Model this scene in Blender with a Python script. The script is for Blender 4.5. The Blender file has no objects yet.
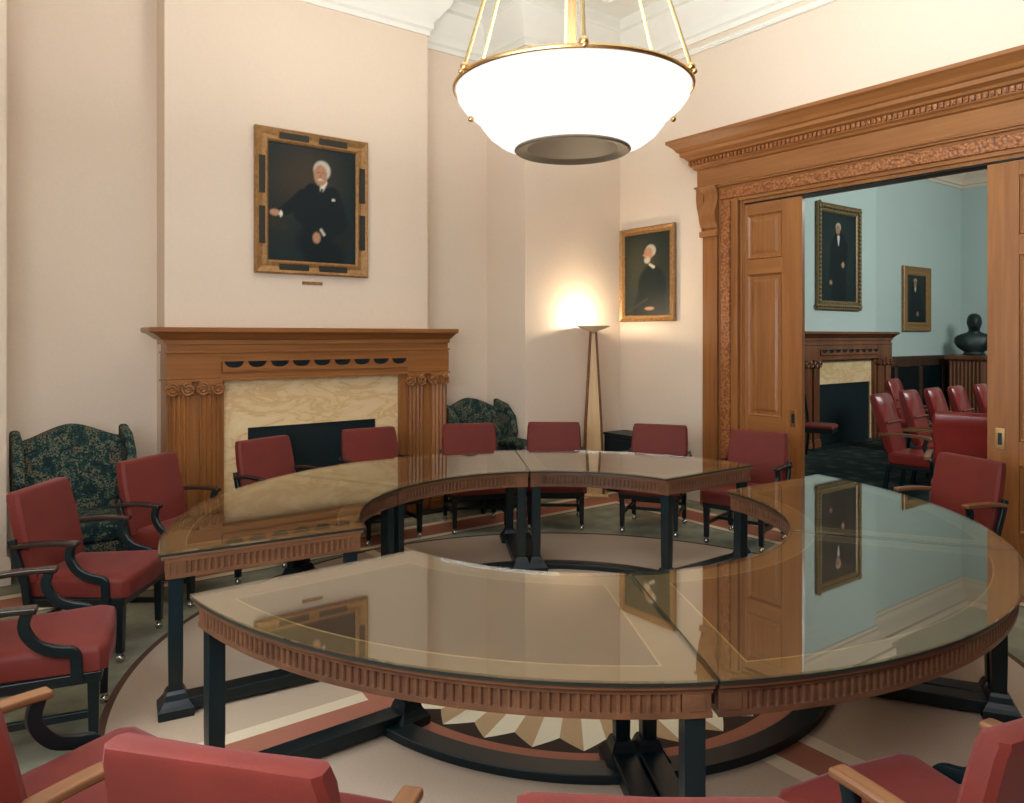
import bpy, math, random
from mathutils import Vector, Matrix
random.seed(7)
PI = math.pi
S = bpy.context.scene
COL = S.collection
H_CAM = 1.77
CX, CY = 2.875, 3.30            # centre of the ring of tables

# ---------------------------------------------------------------- materials
def new_mat(name):
    m = bpy.data.materials.new(name); m.use_nodes = True
    nt = m.node_tree; nt.nodes.clear()
    out = nt.nodes.new('ShaderNodeOutputMaterial')
    return m, nt, out
def node(nt, t, **kw):
    n = nt.nodes.new(t)
    for k, v in kw.items():
        if k in n.inputs: n.inputs[k].default_value = v
        else: setattr(n, k, v)
    return n
def L(nt, a, b): nt.links.new(a, b)
def c4(c): return (c[0], c[1], c[2], 1.0)
def lin(r, g, b):
    f = lambda v: (v/255/12.92) if v/255 <= .04045 else ((v/255+.055)/1.055)**2.4
    return (f(r), f(g), f(b))
def ramp(nt, stops, fac=None, interp='LINEAR'):
    n = nt.nodes.new('ShaderNodeValToRGB'); e = n.color_ramp; e.interpolation = interp
    while len(e.elements) > 1: e.elements.remove(e.elements[0])
    e.elements[0].position = stops[0][0]; e.elements[0].color = c4(stops[0][1])
    for p, c in stops[1:]:
        k = e.elements.new(p); k.color = c4(c)
    if fac is not None: L(nt, fac, n.inputs[0])
    return n
def bsdf(nt, out, rough=.5, spec=.5, metal=0, color=None, coat=0, sheen=0):
    b = nt.nodes.new('ShaderNodeBsdfPrincipled')
    b.inputs['Roughness'].default_value = rough
    b.inputs['Specular IOR Level'].default_value = spec
    b.inputs['Metallic'].default_value = metal
    b.inputs['Coat Weight'].default_value = coat
    b.inputs['Coat Roughness'].default_value = .12
    if sheen:
        b.inputs['Sheen Weight'].default_value = sheen
        b.inputs['Sheen Roughness'].default_value = .45
    if color is not None: b.inputs['Base Color'].default_value = c4(color)
    L(nt, b.outputs[0], out.inputs[0])
    return b
def objcoord(nt, scale=(1,1,1)):
    t = nt.nodes.new('ShaderNodeTexCoord'); m = nt.nodes.new('ShaderNodeMapping')
    m.inputs['Scale'].default_value = scale
    L(nt, t.outputs['Object'], m.inputs[0]); return m.outputs[0]
def add_bump(nt, b, h, strength=.2, dist=.002):
    n = nt.nodes.new('ShaderNodeBump'); n.inputs['Strength'].default_value = strength
    n.inputs['Distance'].default_value = dist
    L(nt, h, n.inputs['Height']); L(nt, n.outputs[0], b.inputs['Normal'])

def plain(name, c, rough=.6, spec=.5, metal=0, var=.08, scale=6, coat=0, sheen=0):
    m, nt, out = new_mat(name)
    b = bsdf(nt, out, rough, spec, metal, coat=coat, sheen=sheen)
    v = objcoord(nt)
    n = node(nt, 'ShaderNodeTexNoise', Scale=scale, Detail=3.0); L(nt, v, n.inputs['Vector'])
    r = ramp(nt, [(.3, [x*(1-var) for x in c]), (.7, [min(1, x*(1+var)) for x in c])], n.outputs[0])
    L(nt, r.outputs[0], b.inputs['Base Color'])
    return m
def wood(name, light, dark, axis=2, rough=.38, scale=1.0, coat=.15):
    m, nt, out = new_mat(name)
    b = bsdf(nt, out, rough, .4, coat=coat)
    s = [26*scale]*3; s[axis] = 1.3*scale
    v = objcoord(nt, tuple(s))
    n = node(nt, 'ShaderNodeTexNoise', Scale=1.0, Detail=5.0, Roughness=.6, Distortion=.4); L(nt, v, n.inputs['Vector'])
    v2 = objcoord(nt, tuple(x*.12 for x in s))
    n2 = node(nt, 'ShaderNodeTexNoise', Scale=1.0, Detail=2.0); L(nt, v2, n2.inputs['Vector'])
    mx = node(nt, 'ShaderNodeMath', operation='MULTIPLY_ADD'); L(nt, n2.outputs[0], mx.inputs[0]); mx.inputs[1].default_value = .5
    hh = node(nt, 'ShaderNodeMath', operation='MULTIPLY'); L(nt, n.outputs[0], hh.inputs[0]); hh.inputs[1].default_value = .5
    L(nt, hh.outputs[0], mx.inputs[2])
    r = ramp(nt, [(.30, dark), (.52, [(a+c)/2 for a, c in zip(light, dark)]), (.7, light)], mx.outputs[0])
    L(nt, r.outputs[0], b.inputs['Base Color'])
    add_bump(nt, b, n.outputs[0], .08, .001)
    return m
def emis(name, c, strength):
    m, nt, out = new_mat(name)
    e = nt.nodes.new('ShaderNodeEmission'); e.inputs[0].default_value = c4(c); e.inputs[1].default_value = strength
    L(nt, e.outputs[0], out.inputs[0]); return m

M = {}
OL, OD = lin(170,111,60), lin(120,73,37)
M['oak_z'] = wood('honey_oak_upright', OL, OD, 2)
M['oak_x'] = wood('honey_oak_along', OL, OD, 0)
M['oak_y'] = wood('honey_oak_across', OL, OD, 1)
M['carved'] = None
M['far_oak'] = wood('shaded_brown_oak', lin(138,84,52), lin(86,50,32), 2)  # darker copy of the honey oak, far mantel's shade put into its colour
M['mahog'] = wood('mahogany', lin(118,78,52), lin(72,47,33), 0, rough=.35, scale=.7)
M['darkleg'] = plain('ebonised_wood', lin(9,25,29), .35, .4, var=.2)
M['chairwood'] = plain('dark_chair_wood', lin(10,25,28), .3, .45, var=.2)
M['armwood'] = wood('worn_arm_wood', lin(142,94,58), lin(84,52,34), 1, rough=.3)
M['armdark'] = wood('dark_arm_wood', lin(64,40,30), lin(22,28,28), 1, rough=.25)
M['brass'] = plain('brass', lin(214,176,120), .28, .5, 1.0, var=.06)
M['brassrod'] = plain('pale_brass', lin(156,130,84), .5, .4, .0, var=.04)
M['steel'] = plain('caster_steel', lin(190,190,185), .2, .5, 1.0)
M['black'] = plain('soot_black', lin(12,26,30), .6, .3)
M['blackmetal'] = plain('black_metal', lin(14,30,34), .45, .4)
M['gilt'] = plain('gilt_frame', lin(152,112,66), .42, .5, .35, var=.25, scale=30)
M['gilt_dull'] = plain('dull_gilt_frame', lin(120,100,66), .45, .5, .3, var=.3, scale=40)
M['framedark'] = plain('dark_frame_inlay', lin(44,42,34), .5, .4)
M['white'] = plain('white_plaster', lin(232,230,220), .8, .3, var=.01)
M['ceil'] = plain('ceiling_plaster', lin(235,234,224), .85, .3, var=.01)
M['redseat'] = None
M['inset_line'] = plain('gold_tooling', lin(190,150,100), .5, .4, .0, var=.1)
M['leather_top'] = plain('tan_table_leather', lin(84,54,36), .5, .3, var=.16, scale=3)
M['tablewood'] = wood('table_border_wood', lin(136,102,66), lin(108,80,52), 0, rough=.4, scale=.6)
M['edgeband'] = plain('dark_table_edge', lin(34,38,32), .4, .4, var=.1)
M['bronze'] = plain('dark_bronze', lin(34,46,44), .45, .5, .3)
M['lampwood'] = wood('pale_lamp_wood', lin(224,190,142), lin(190,150,104), 2, rough=.45)

def wall_mat(name, c, var=.025):
    m, nt, out = new_mat(name)
    b = bsdf(nt, out, .75, .25)
    v = objcoord(nt)
    vo = node(nt, 'ShaderNodeTexVoronoi', Scale=34.0); L(nt, v, vo.inputs['Vector'])
    n = node(nt, 'ShaderNodeTexNoise', Scale=.7, Detail=2.0); L(nt, v, n.inputs['Vector'])
    ad = node(nt, 'ShaderNodeMath', operation='MULTIPLY_ADD'); L(nt, vo.outputs['Distance'], ad.inputs[0]); ad.inputs[1].default_value = -.35
    L(nt, n.outputs[0], ad.inputs[2])
    r = ramp(nt, [(.05, [x*(1-var) for x in c]), (.6, [min(1, x*(1+var)) for x in c])], ad.outputs[0])
    L(nt, r.outputs[0], b.inputs['Base Color'])
    add_bump(nt, b, vo.outputs['Distance'], .12, .002)
    return m
M['wall'] = wall_mat('cream_wallpaper', lin(224,205,185))
M['farwall'] = wall_mat('pale_grey_wallpaper', lin(184,198,192))

def carved_mat():
    m, nt, out = new_mat('carved_oak')
    b = bsdf(nt, out, .42, .4)
    v = objcoord(nt)
    vo = node(nt, 'ShaderNodeTexVoronoi', Scale=38.0); L(nt, v, vo.inputs['Vector'])
    r = ramp(nt, [(.05, lin(180,114,62)), (.45, lin(154,94,50)), (.75, lin(118,68,36))], vo.outputs['Distance'])
    L(nt, r.outputs[0], b.inputs['Base Color'])
    inv = node(nt, 'ShaderNodeMath', operation='SUBTRACT'); inv.inputs[0].default_value = 1; L(nt, vo.outputs['Distance'], inv.inputs[1])
    add_bump(nt, b, inv.outputs[0], .7, .012)
    return m
M['carved'] = carved_mat()

def red_fabric(name, c, rough=.62, bump=.25, scale=320, sheen=.25, coat=0):
    m, nt, out = new_mat(name)
    b = bsdf(nt, out, rough, .35, sheen=sheen, coat=coat)
    b.inputs['Sheen Tint'].default_value = (1, .5, .56, 1)
    v = objcoord(nt)
    vo = node(nt, 'ShaderNodeTexVoronoi', Scale=scale); L(nt, v, vo.inputs['Vector'])
    n = node(nt, 'ShaderNodeTexNoise', Scale=5.0, Detail=3.0); L(nt, v, n.inputs['Vector'])
    r = ramp(nt, [(.3, [x*.86 for x in c]), (.7, [x*1.1 for x in c])], n.outputs[0])
    L(nt, r.outputs[0], b.inputs['Base Color'])
    add_bump(nt, b, vo.outputs['Distance'], bump, .0015)
    return m
M['redseat'] = red_fabric('red_chair_fabric', lin(102,31,20), sheen=.12)
M['redleather'] = red_fabric('red_leather', lin(122,34,29), .32, .1, 200, 0, .3)

def floral():
    m, nt, out = new_mat('floral_tapestry')
    b = bsdf(nt, out, .85, .2)
    v = objcoord(nt)
    v1 = node(nt, 'ShaderNodeTexNoise', Scale=9.0, Detail=4.0, Roughness=.7, Distortion=1.0); L(nt, v, v1.inputs['Vector'])
    v2 = node(nt, 'ShaderNodeTexVoronoi', Scale=52.0); L(nt, v, v2.inputs['Vector'])
    n3 = node(nt, 'ShaderNodeTexNoise', Scale=85.0, Detail=3.0); L(nt, v, n3.inputs['Vector'])
    base = ramp(nt, [(.0, lin(16,34,38)), (.40, lin(22,42,44)), (.47, lin(46,68,60)), (.55, lin(104,110,88)), (.64, lin(116,86,64)), (.7, lin(84,98,82))], v1.outputs[0])
    sp = ramp(nt, [(.44, (0,0,0)), (.54, (1,1,1))], n3.outputs[0])
    mx = node(nt, 'ShaderNodeMix', data_type='RGBA'); L(nt, sp.outputs[0], mx.inputs[0])
    mx.inputs[6].default_value = c4(lin(20,40,44)); L(nt, base.outputs[0], mx.inputs[7])
    L(nt, mx.outputs[2], b.inputs['Base Color'])
    return m
M['floral'] = floral()

def marble():
    m, nt, out = new_mat('cream_marble')
    b = bsdf(nt, out, .35, .45)
    v = objcoord(nt, (1, 1, 2.6))
    n = node(nt, 'ShaderNodeTexNoise', Scale=2.2, Detail=8.0, Roughness=.66, Distortion=.7); L(nt, v, n.inputs['Vector'])
    r = ramp(nt, [(.32, lin(226,198,156)), (.47, lin(220,188,142)), (.52, lin(204,166,118)), (.56, lin(220,190,144)), (.7, lin(228,202,160))], n.outputs[0])
    L(nt, r.outputs[0], b.inputs['Base Color']); return m
M['marble'] = marble()

def glass():
    m, nt, out = new_mat('plate_glass')
    fr = nt.nodes.new('ShaderNodeFresnel'); ge = nt.nodes.new('ShaderNodeNewGeometry')
    io = nt.nodes.new('ShaderNodeMix'); io.inputs[2].default_value = 2.2; io.inputs[3].default_value = 1/2.2   # same reflectance entering and leaving the pane
    L(nt, ge.outputs['Backfacing'], io.inputs[0]); L(nt, io.outputs[0], fr.inputs[0])
    tr = nt.nodes.new('ShaderNodeBsdfTransparent'); tr.inputs[0].default_value = (.90, .93, .91, 1)
    gl = nt.nodes.new('ShaderNodeBsdfGlossy'); gl.inputs['Roughness'].default_value = .012
    gl.inputs[0].default_value = (1, .99, .96, 1)
    mx = nt.nodes.new('ShaderNodeMixShader')
    L(nt, fr.outputs[0], mx.inputs[0]); L(nt, tr.outputs[0], mx.inputs[1]); L(nt, gl.outputs[0], mx.inputs[2])
    L(nt, mx.outputs[0], out.inputs[0]); return m
M['glass'] = glass()

def carpet():
    """Concentric carpet: sunburst star, pink ring, cross stripes, plain disc, mottled surround and border."""
    m, nt, out = new_mat('patterned_carpet')
    b = bsdf(nt, out, .95, .1)
    tc = nt.nodes.new('ShaderNodeTexCoord'); sx = nt.nodes.new('ShaderNodeSeparateXYZ'); L(nt, tc.outputs['Object'], sx.inputs[0])
    def mt(op, a, b_=None, c_=None):
        n = nt.nodes.new('ShaderNodeMath'); n.operation = op
        for i, v in enumerate((a, b_, c_)):
            if v is None: continue
            if isinstance(v, (int, float)): n.inputs[i].default_value = v
            else: L(nt, v, n.inputs[i])
        return n.outputs[0]
    def inside(v, lo, hi):
        return mt('MULTIPLY', mt('GREATER_THAN', v, lo), mt('LESS_THAN', v, hi))
    def mix(f, a, b_):
        n = nt.nodes.new('ShaderNodeMix'); n.data_type = 'RGBA'; L(nt, f, n.inputs[0])
        for i, v in ((6, a), (7, b_)):
            if isinstance(v, tuple): n.inputs[i].default_value = c4(v)
            else: L(nt, v, n.inputs[i])
        return n.outputs[2]
    X, Y = sx.outputs[0], sx.outputs[1]
    dx, dy = mt('SUBTRACT', X, CX), mt('SUBTRACT', Y, 3.26)
    r = mt('SQRT', mt('ADD', mt('MULTIPLY', dx, dx), mt('MULTIPLY', dy, dy)))
    ang = mt('ARCTAN2', dy, dx)
    no = node(nt, 'ShaderNodeTexNoise', Scale=4.0, Detail=4.0)
    L(nt, tc.outputs['Object'], no.inputs['Vector'])
    beige, cream, pink, dark, grey = lin(190,168,146), lin(220,202,174), lin(166,108,88), lin(66,54,48), lin(132,130,112)
    tan = lin(190,160,124)
    gr = ramp(nt, [(.35, lin(126,126,110)), (.55, lin(146,144,124)), (.7, lin(166,160,138))], no.outputs[0])
    col = gr.outputs[0]
    # border with cream lines, parallel to the walls
    ex = mt('ABSOLUTE', dx); ey = mt('ABSOLUTE', mt('SUBTRACT', Y, 3.26))
    e = mt('MAXIMUM', ex, mt('ADD', ey, .30))
    col = mix(inside(e, 2.74, 3.20), col, cream)
    col = mix(inside(e, 2.82, 3.12), col, pink)
    col = mix(inside(e, 2.73, 2.745), col, dark)
    # plain disc
    disc = mt('LESS_THAN', r, 2.40)
    col = mix(disc, col, beige)
    col = mix(inside(r, 2.39, 2.425), col, lin(92,70,58))
    # cross stripes
    sd = mt('MINIMUM', ex, ey)
    st = mt('MULTIPLY', disc, mt('LESS_THAN', sd, .17)); col = mix(st, col, cream)
    st = mt('MULTIPLY', disc, mt('LESS_THAN', sd, .085)); col = mix(st, col, pink)
    # central medallion
    col = mix(mt('LESS_THAN', r, 1.26), col, pink)
    col = mix(mt('LESS_THAN', r, 1.15), col, dark)
    NR = 32
    ph = mt('FRACT', mt('ADD', mt('MULTIPLY', ang, NR/(2*PI)), .0))     # 0..1 across one ray
    tri = mt('ABSOLUTE', mt('SUBTRACT', ph, .5))                         # .5 valley, 0 tip
    lim = mt('SUBTRACT', 1.135, mt('MULTIPLY', tri, .19))
    ray = mt('LESS_THAN', r, lim)
    half = mt('LESS_THAN', ph, .5)
    raycol = mix(half, lin(234,224,200), tan)
    col = mix(ray, col, raycol)
    fine = node(nt, 'ShaderNodeTexNoise', Scale=150.0, Detail=2.0); L(nt, tc.outputs['Object'], fine.inputs['Vector'])
    fm = ramp(nt, [(.3, (.88,.88,.88)), (.7, (1,1,1))], fine.outputs[0])
    mu = nt.nodes.new('ShaderNodeMix'); mu.data_type = 'RGBA'; mu.blend_type = 'MULTIPLY'; mu.inputs[0].default_value = 1
    L(nt, col, mu.inputs[6]); L(nt, fm.outputs[0], mu.inputs[7])
    L(nt, mu.outputs[2], b.inputs['Base Color'])
    add_bump(nt, b, fine.outputs[0], .3, .003)
    return m
M['carpet'] = carpet()
def far_carpet():
    m, nt, out = new_mat('dark_figured_carpet')
    b = bsdf(nt, out, .95, .1)
    v = objcoord(nt)
    n = node(nt, 'ShaderNodeTexVoronoi', Scale=5.0); L(nt, v, n.inputs['Vector'])
    r = ramp(nt, [(.1, lin(66,72,62)), (.4, lin(40,50,48)), (.6, lin(30,40,40))], n.outputs['Distance'])
    L(nt, r.outputs[0], b.inputs['Base Color']); return m
M['farcarpet'] = far_carpet()
def canvas_mat():
    m, nt, out = new_mat('oil_paint')
    b = bsdf(nt, out, .5, .25)
    a = nt.nodes.new('ShaderNodeAttribute'); a.attribute_name = 'paint'
    L(nt, a.outputs[0], b.inputs['Base Color']); return m
M['paint'] = canvas_mat()

# ---------------------------------------------------------------- mesh builder
class MB:
    def __init__(s): s.v = []; s.f = []
    def add(s, vs, fs):
        o = len(s.v); s.v += [tuple(p) for p in vs]; s.f += [tuple(i+o for i in f) for f in fs]; return s
    def box(s, x0, x1, y0, y1, z0, z1, mat=None):
        vs = [(x, y, z) for z in (z0, z1) for y in (y0, y1) for x in (x0, x1)]
        if mat is not None: vs = [mat @ Vector(p) for p in vs]
        return s.add(vs, [(0,2,3,1), (4,5,7,6), (0,1,5,4), (2,6,7,3), (0,4,6,2), (1,3,7,5)])
    def loft(s, loops, cap=True, closed=True):
        n = len(loops[0]); vs = [p for l in loops for p in l]; fs = []
        for k in range(len(loops)-1):
            for i in range(n if closed else n-1):
                j = (i+1) % n
                fs.append((k*n+i, k*n+j, (k+1)*n+j, (k+1)*n+i))
        if cap:
            fs.append(tuple(reversed(range(n)))); fs.append(tuple(range((len(loops)-1)*n, len(loops)*n)))
        return s.add(vs, fs)
    def rects(s, levels):
        """levels: (x0,x1,y0,y1,z)"""
        return s.loft([[(x0,y0,z), (x1,y0,z), (x1,y1,z), (x0,y1,z)] for x0,x1,y0,y1,z in levels])
    def lathe(s, prof, c=(0,0), n=32, cap=True):
        return s.loft([[(c[0]+r*math.cos(2*PI*i/n), c[1]+r*math.sin(2*PI*i/n), z) for i in range(n)] for r, z in prof], cap)
    def tube(s, path, r, n=10, sx=1.0, sy=1.0, up=(0,0,1)):
        P = [Vector(p) for p in path]; loops = []
        rr = r if isinstance(r, (list, tuple)) else [r]*len(P)
        for i, p in enumerate(P):
            t = (P[min(i+1, len(P)-1)] - P[max(i-1, 0)]).normalized()
            u = Vector(up)
            if abs(t.dot(u)) > .95: u = Vector((1,0,0)) if abs(t.x) < .9 else Vector((0,1,0))
            a = t.cross(u).normalized(); b = a.cross(t).normalized()
            loops.append([p + a*math.cos(2*PI*k/n)*rr[i]*sx + b*math.sin(2*PI*k/n)*rr[i]*sy for k in range(n)])
        return s.loft(loops)
    def bar(s, path, w, h, side=None):
        """rectangular section swept along path; w along side vector, h along the other"""
        P = [Vector(p) for p in path]; loops = []
        for i, p in enumerate(P):
            t = (P[min(i+1, len(P)-1)] - P[max(i-1, 0)]).normalized()
            a = Vector(side) if side else t.cross(Vector((0,0,1))).normalized()
            a = (a - t*a.dot(t)).normalized(); b = a.cross(t).normalized()
            loops.append([p+a*w/2+b*h/2, p-a*w/2+b*h/2, p-a*w/2-b*h/2, p+a*w/2-b*h/2])
        return s.loft(loops)
    def ball(s, c, r, n=12, m=8, sc=(1,1,1)):
        loops = []
        for k in range(m+1):
            t = PI*k/m; q = max(math.sin(t), .001)
            loops.append([(c[0]+sc[0]*r*q*math.cos(2*PI*i/n), c[1]+sc[1]*r*q*math.sin(2*PI*i/n), c[2]-sc[2]*r*math.cos(t)) for i in range(n)])
        return s.loft(loops)
    def prism(s, poly, axis, t0, t1):
        """poly in the plane normal to axis (0: y,z  1: x,z  2: x,y), extruded t0..t1"""
        def mk(p, t): return (t, p[0], p[1]) if axis == 0 else ((p[0], t, p[1]) if axis == 1 else (p[0], p[1], t))
        return s.loft([[mk(p, t0) for p in poly], [mk(p, t1) for p in poly]])
    def build(s, name, mat, parent=None, smooth=False, bevel=0, seg=2, loc=None):
        me = bpy.data.meshes.new(name); me.from_pydata(s.v, [], s.f); me.update()
        import bmesh
        bm = bmesh.new(); bm.from_mesh(me); bmesh.ops.recalc_face_normals(bm, faces=bm.faces); bm.to_mesh(me); bm.free()
        me.materials.append(M[mat] if isinstance(mat, str) else mat)
        o = bpy.data.objects.new(name, me); COL.objects.link(o)
        if parent: o.parent = parent
        if bevel:
            b = o.modifiers.new('edge', 'BEVEL'); b.width = bevel; b.segments = seg; b.limit_method = 'ANGLE'; b.angle_limit = .6
            smooth = True
        if smooth:
            for p in me.polygons: p.use_smooth = True
            if bevel:
                w = o.modifiers.new('normals', 'WEIGHTED_NORMAL'); w.keep_sharp = True
            else:
                try:
                    me.set_sharp_from_angle(angle=.7)
                except Exception: pass
        if loc: o.location = loc
        return o

def tag(o, label, cat, group=None, kind=None):
    o['label'] = label; o['category'] = cat
    if group: o['group'] = group
    if kind: o['kind'] = kind
    return o
def empty(name, label, cat, loc=(0,0,0), rz=0, group=None):
    o = bpy.data.objects.new(name, None); COL.objects.link(o); o.empty_display_size = .1
    o.location = loc; o.rotation_euler = (0, 0, rz)
    return tag(o, label, cat, group)
def kids(o): return [c for c in bpy.data.objects if c.parent == o]
def copy_tree(o, parent=None):
    c = o.copy(); COL.objects.link(c)
    if parent: c.parent = parent
    for ch in kids(o): copy_tree(ch, c)
    return c
def struct(o, label, cat): return tag(o, label, cat, kind='structure')

# ---------------------------------------------------------------- room shell
AW = 6.40      # right wall plane
BB, BA, BP = 6.85, 7.15, 6.43   # chimney breast, alcove and pier planes
ZC = 5.42
ZR = 4.92
struct(MB().box(-.65, AW, -.9, 7.3, -.06, 0).build('floor', 'carpet'), 'patterned carpet with a sunburst medallion under the ring of tables', 'floor')
struct(MB().box(AW, 17.5, -3.2, 7.4, -.06, 0).build('floor', 'farcarpet'), 'dark figured carpet of the room beyond the doorway', 'floor')
struct(MB().box(-.85, AW+.20, BA, 7.4, 0, ZC).build('wall_back', 'wall'), 'cream papered back wall seen in the two alcoves', 'wall')
struct(MB().box(1.43, 3.99, BB, BA, 0, ZC).build('wall_breast', 'wall'), 'cream papered chimney breast behind the mantelpiece', 'wall')
struct(MB().box(-.85, .30, BP, BA, 0, ZC).build('wall_pier', 'wall'), 'cream papered pier at the left edge of the left alcove', 'wall')
struct(MB().box(4.96, AW+.20, BP, BA, 0, ZC).build('wall_corner', 'wall'), 'cream papered corner pier behind the floor lamp', 'wall')
struct(MB().box(-.85, -.65, -.9, BP, 0, ZC).build('wall_left', 'wall'), 'cream papered window wall outside the picture', 'wall')
struct(MB().box(-.85, AW+.20, -1.1, -.9, 0, ZC).build('wall_front', 'mahog'), 'unseen wall behind the viewer, darkened to cut bounced light', 'wall')  # dark panelling made up to lessen fill on the foreground
OB0, OB1, OZ = 1.94, 4.65, 3.13
w = MB().box(AW, AW+.20, OB1, BP, 0, ZC).box(AW, AW+.20, .9, OB0, 0, ZC).box(AW, AW+.20, OB0, OB1, OZ, ZC)
struct(MB().box(AW, AW+.20, -.9, .9, 0, ZC).build('wall_right', 'mahog'), 'unseen end of the doorway wall, darkened to cut bounced light', 'wall')  # out-of-view stretch made dark to weaken bounce onto the right-hand aprons
struct(w.build('wall_right', 'wall'), 'cream papered wall with the wide panelled doorway', 'wall')
struct(MB().box(-.85, AW+.20, -1.1, 7.4, ZC, ZC+.1).build('ceiling', 'ceil'), 'white plaster ceiling above the ring of tables', 'ceiling')

def cornice_profile():
    return [(0, ZR), (.02, ZR), (.02, ZR+.05), (.05, ZR+.07), (.05, ZR+.14), (.10, ZR+.20), (.18, ZR+.30), (.20, ZR+.36), (.24, ZR+.38), (.24, ZC), (0, ZC)]
def run(name, pts, prof, mat, lab):
    """moulding along an open polyline of wall corners (mitred); room on the right-hand side when walking along pts"""
    n = len(pts); P = [Vector((p[0], p[1])) for p in pts]; loops = []
    for i in range(n):
        d0 = (P[i]-P[i-1]).normalized() if i > 0 else None
        d1 = (P[i+1]-P[i]).normalized() if i < n-1 else None
        if d0 is None: m = Vector((d1.y, -d1.x))
        elif d1 is None: m = Vector((d0.y, -d0.x))
        else:
            n0, n1 = Vector((d0.y, -d0.x)), Vector((d1.y, -d1.x))
            m = (n0+n1); m = m / (m.dot(n0))
        loops.append([(P[i].x+m.x*q, P[i].y+m.y*q, z) for q, z in prof])
    mb = MB().loft(loops)
    return struct(mb.build(name, mat, smooth=True), lab, 'moulding')
walk = [(-.65, BP), (.30, BP), (.30, BA), (1.43, BA), (1.43, BB), (3.99, BB), (3.99, BA), (4.96, BA), (4.96, BP), (AW, BP), (AW, -.9)]
run('trim_1', walk, cornice_profile(), 'white', 'white stepped plaster cornice around the top of the walls')
rail = [(0, 4.80), (.025, 4.80), (.035, 4.815), (.022, 4.83), (.035, 4.845), (.02, 4.862), (0, 4.862)]
run('trim_2', [(AW, BP), (AW, -.9)], rail, 'white', 'thin white picture rail high on the doorway wall')
base = [(0, 0), (.025, 0), (.025, .16), (.012, .20), (0, .20)]
run('baseboard_back', walk[:2]+[(.30, BA), (1.40, BA)], base, 'wall', 'cream baseboard in the left alcove')
run('baseboard_right', [(4.12, BA), (4.96, BA), (4.96, BP), (AW, BP), (AW, 5.22)], base, 'wall', 'cream baseboard in the corner behind the floor lamp')
# ceiling panel mouldings
def panel_mould(x0, x1, y0, y1, wd, nm):
    mb = MB()
    for k, (w_, d_) in enumerate(((wd, .03), (wd*.6, .055))):
        z0 = ZC-d_
        mb.box(x0, x1, y0, y0+w_, z0, ZC); mb.box(x0, x1, y1-w_, y1, z0, ZC)
        mb.box(x0, x0+w_, y0+w_, y1-w_, z0, ZC); mb.box(x1-w_, x1, y0+w_, y1-w_, z0, ZC)
    return struct(mb.build(nm, 'white'), 'raised white plaster panel moulding on the ceiling', 'moulding')
panel_mould(-.1, 5.75, -.4, 5.95, .12, 'trim_3')

# ---------------------------------------------------------------- doorway joinery
def pilaster_side(b0, b1, sgn):
    """door surround jamb between b0 (outer) and b1 (opening); sgn -1 when the opening is on the -b side"""
    mb = MB(); a0 = AW
    s = lambda t: b0+sgn*t
    def bx(t0, t1, p, z0=0, z1=3.16):
        y0, y1 = sorted((s(t0), s(t1))); mb.box(a0-p, a0+.001, y0, y1, z0, z1)
    bx(0, .185, .10); bx(.20, .215, .085); bx(.185, .40, .07); bx(.40, .425, .085)
    bx(.44, .46, .06); bx(.425, abs(b1-b0), .045)
    bx(-.015, .20, .125, 0, .28)
    return mb
tr = empty('trim_4', 'honey oak doorway surround with deep cornice over the sliding doors', 'door surround'); tr['kind'] = 'structure'
for b0, b1, sg in ((5.12, OB1, -1), (1.47, OB0, 1)):
    pilaster_side(b0, b1, sg).build('jamb', 'oak_z', tr, bevel=.004)
    y0, y1 = sorted((b0+sg*.225, b0+sg*.335))
    MB().box(AW-.095, AW-.06, y0, y1, .28, 3.16).build('carved_strip', 'carved', tr, bevel=.008)
    # scrolled console under the frieze
    y0, y1 = sorted((b0, b0+sg*.185))
    prof = []
    for k in range(15):
        t = k/14; z = 2.86+.46*t
        p = .11+.035*math.sin(t*PI*2.1-.5)+.05*t*t
        prof.append((AW-p, z))
    poly = prof + [(AW-.09, 3.32), (AW-.09, 2.86)]
    MB().prism([(x, z) for x, z in poly], 1, y0-.012, y1+.012).build('console', 'oak_z', tr, smooth=True)
    MB().box(AW-.135, AW-.09, y0-.02, y1+.02, 2.80, 2.86).build('console_block', 'oak_y', tr, bevel=.008)
    MB().prism([(b0+sg*.0, 2.87), (b0-sg*.025, 2.98), (b0-sg*.06, 3.12), (b0-sg*.07, 3.22), (b0-sg*.065, 3.31), (b0+sg*.02, 3.31), (b0+sg*.02, 2.87)], 0, AW-.12, AW-.02).build('console_ear', 'oak_z', tr, smooth=True)
# reveals and head
hd = MB().box(AW-.034, AW+.21, OB1-.001, OB1+.04, 0, 3.16).box(AW-.034, AW+.21, OB0-.04, OB0+.001, 0, 3.16).box(AW-.045, AW+.21, OB0, OB1, 3.10, 3.16)
hd.build('lining', 'oak_z', tr)
MB().box(AW-.075, AW+.001, 1.60, 4.99, 3.13, 3.31).build('architrave_head', 'oak_y', tr, bevel=.006)
MB().box(AW-.10, AW-.06, 1.70, 4.90, 3.165, 3.275).build('carved_head', 'carved', tr, bevel=.01)
MB().box(AW-.03, AW+.10, OB0, OB1, 3.088, 3.105).build('door_track', 'darkleg', tr)
lv = []
B0, B1 = 1.40, 5.19
for p, z in ((.11, 3.30), (.11, 3.315), (.125, 3.32), (.125, 3.335), (.10, 3.345), (.10, 3.51), (.125, 3.52), (.135, 3.54), (.155, 3.555), (.155, 3.61), (.18, 3.62), (.19, 3.64), (.23, 3.665), (.23, 3.70), (.25, 3.71), (.27, 3.74), (.315, 3.785), (.335, 3.80), (.335, 3.83), (0.3, 3.835)):
    q = p-.10
    lv.append((AW-p, AW, B0-q, B1+q, z))
MB().rects(lv).build('entablature', 'oak_y', tr)
den = MB()
k = 0
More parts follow.
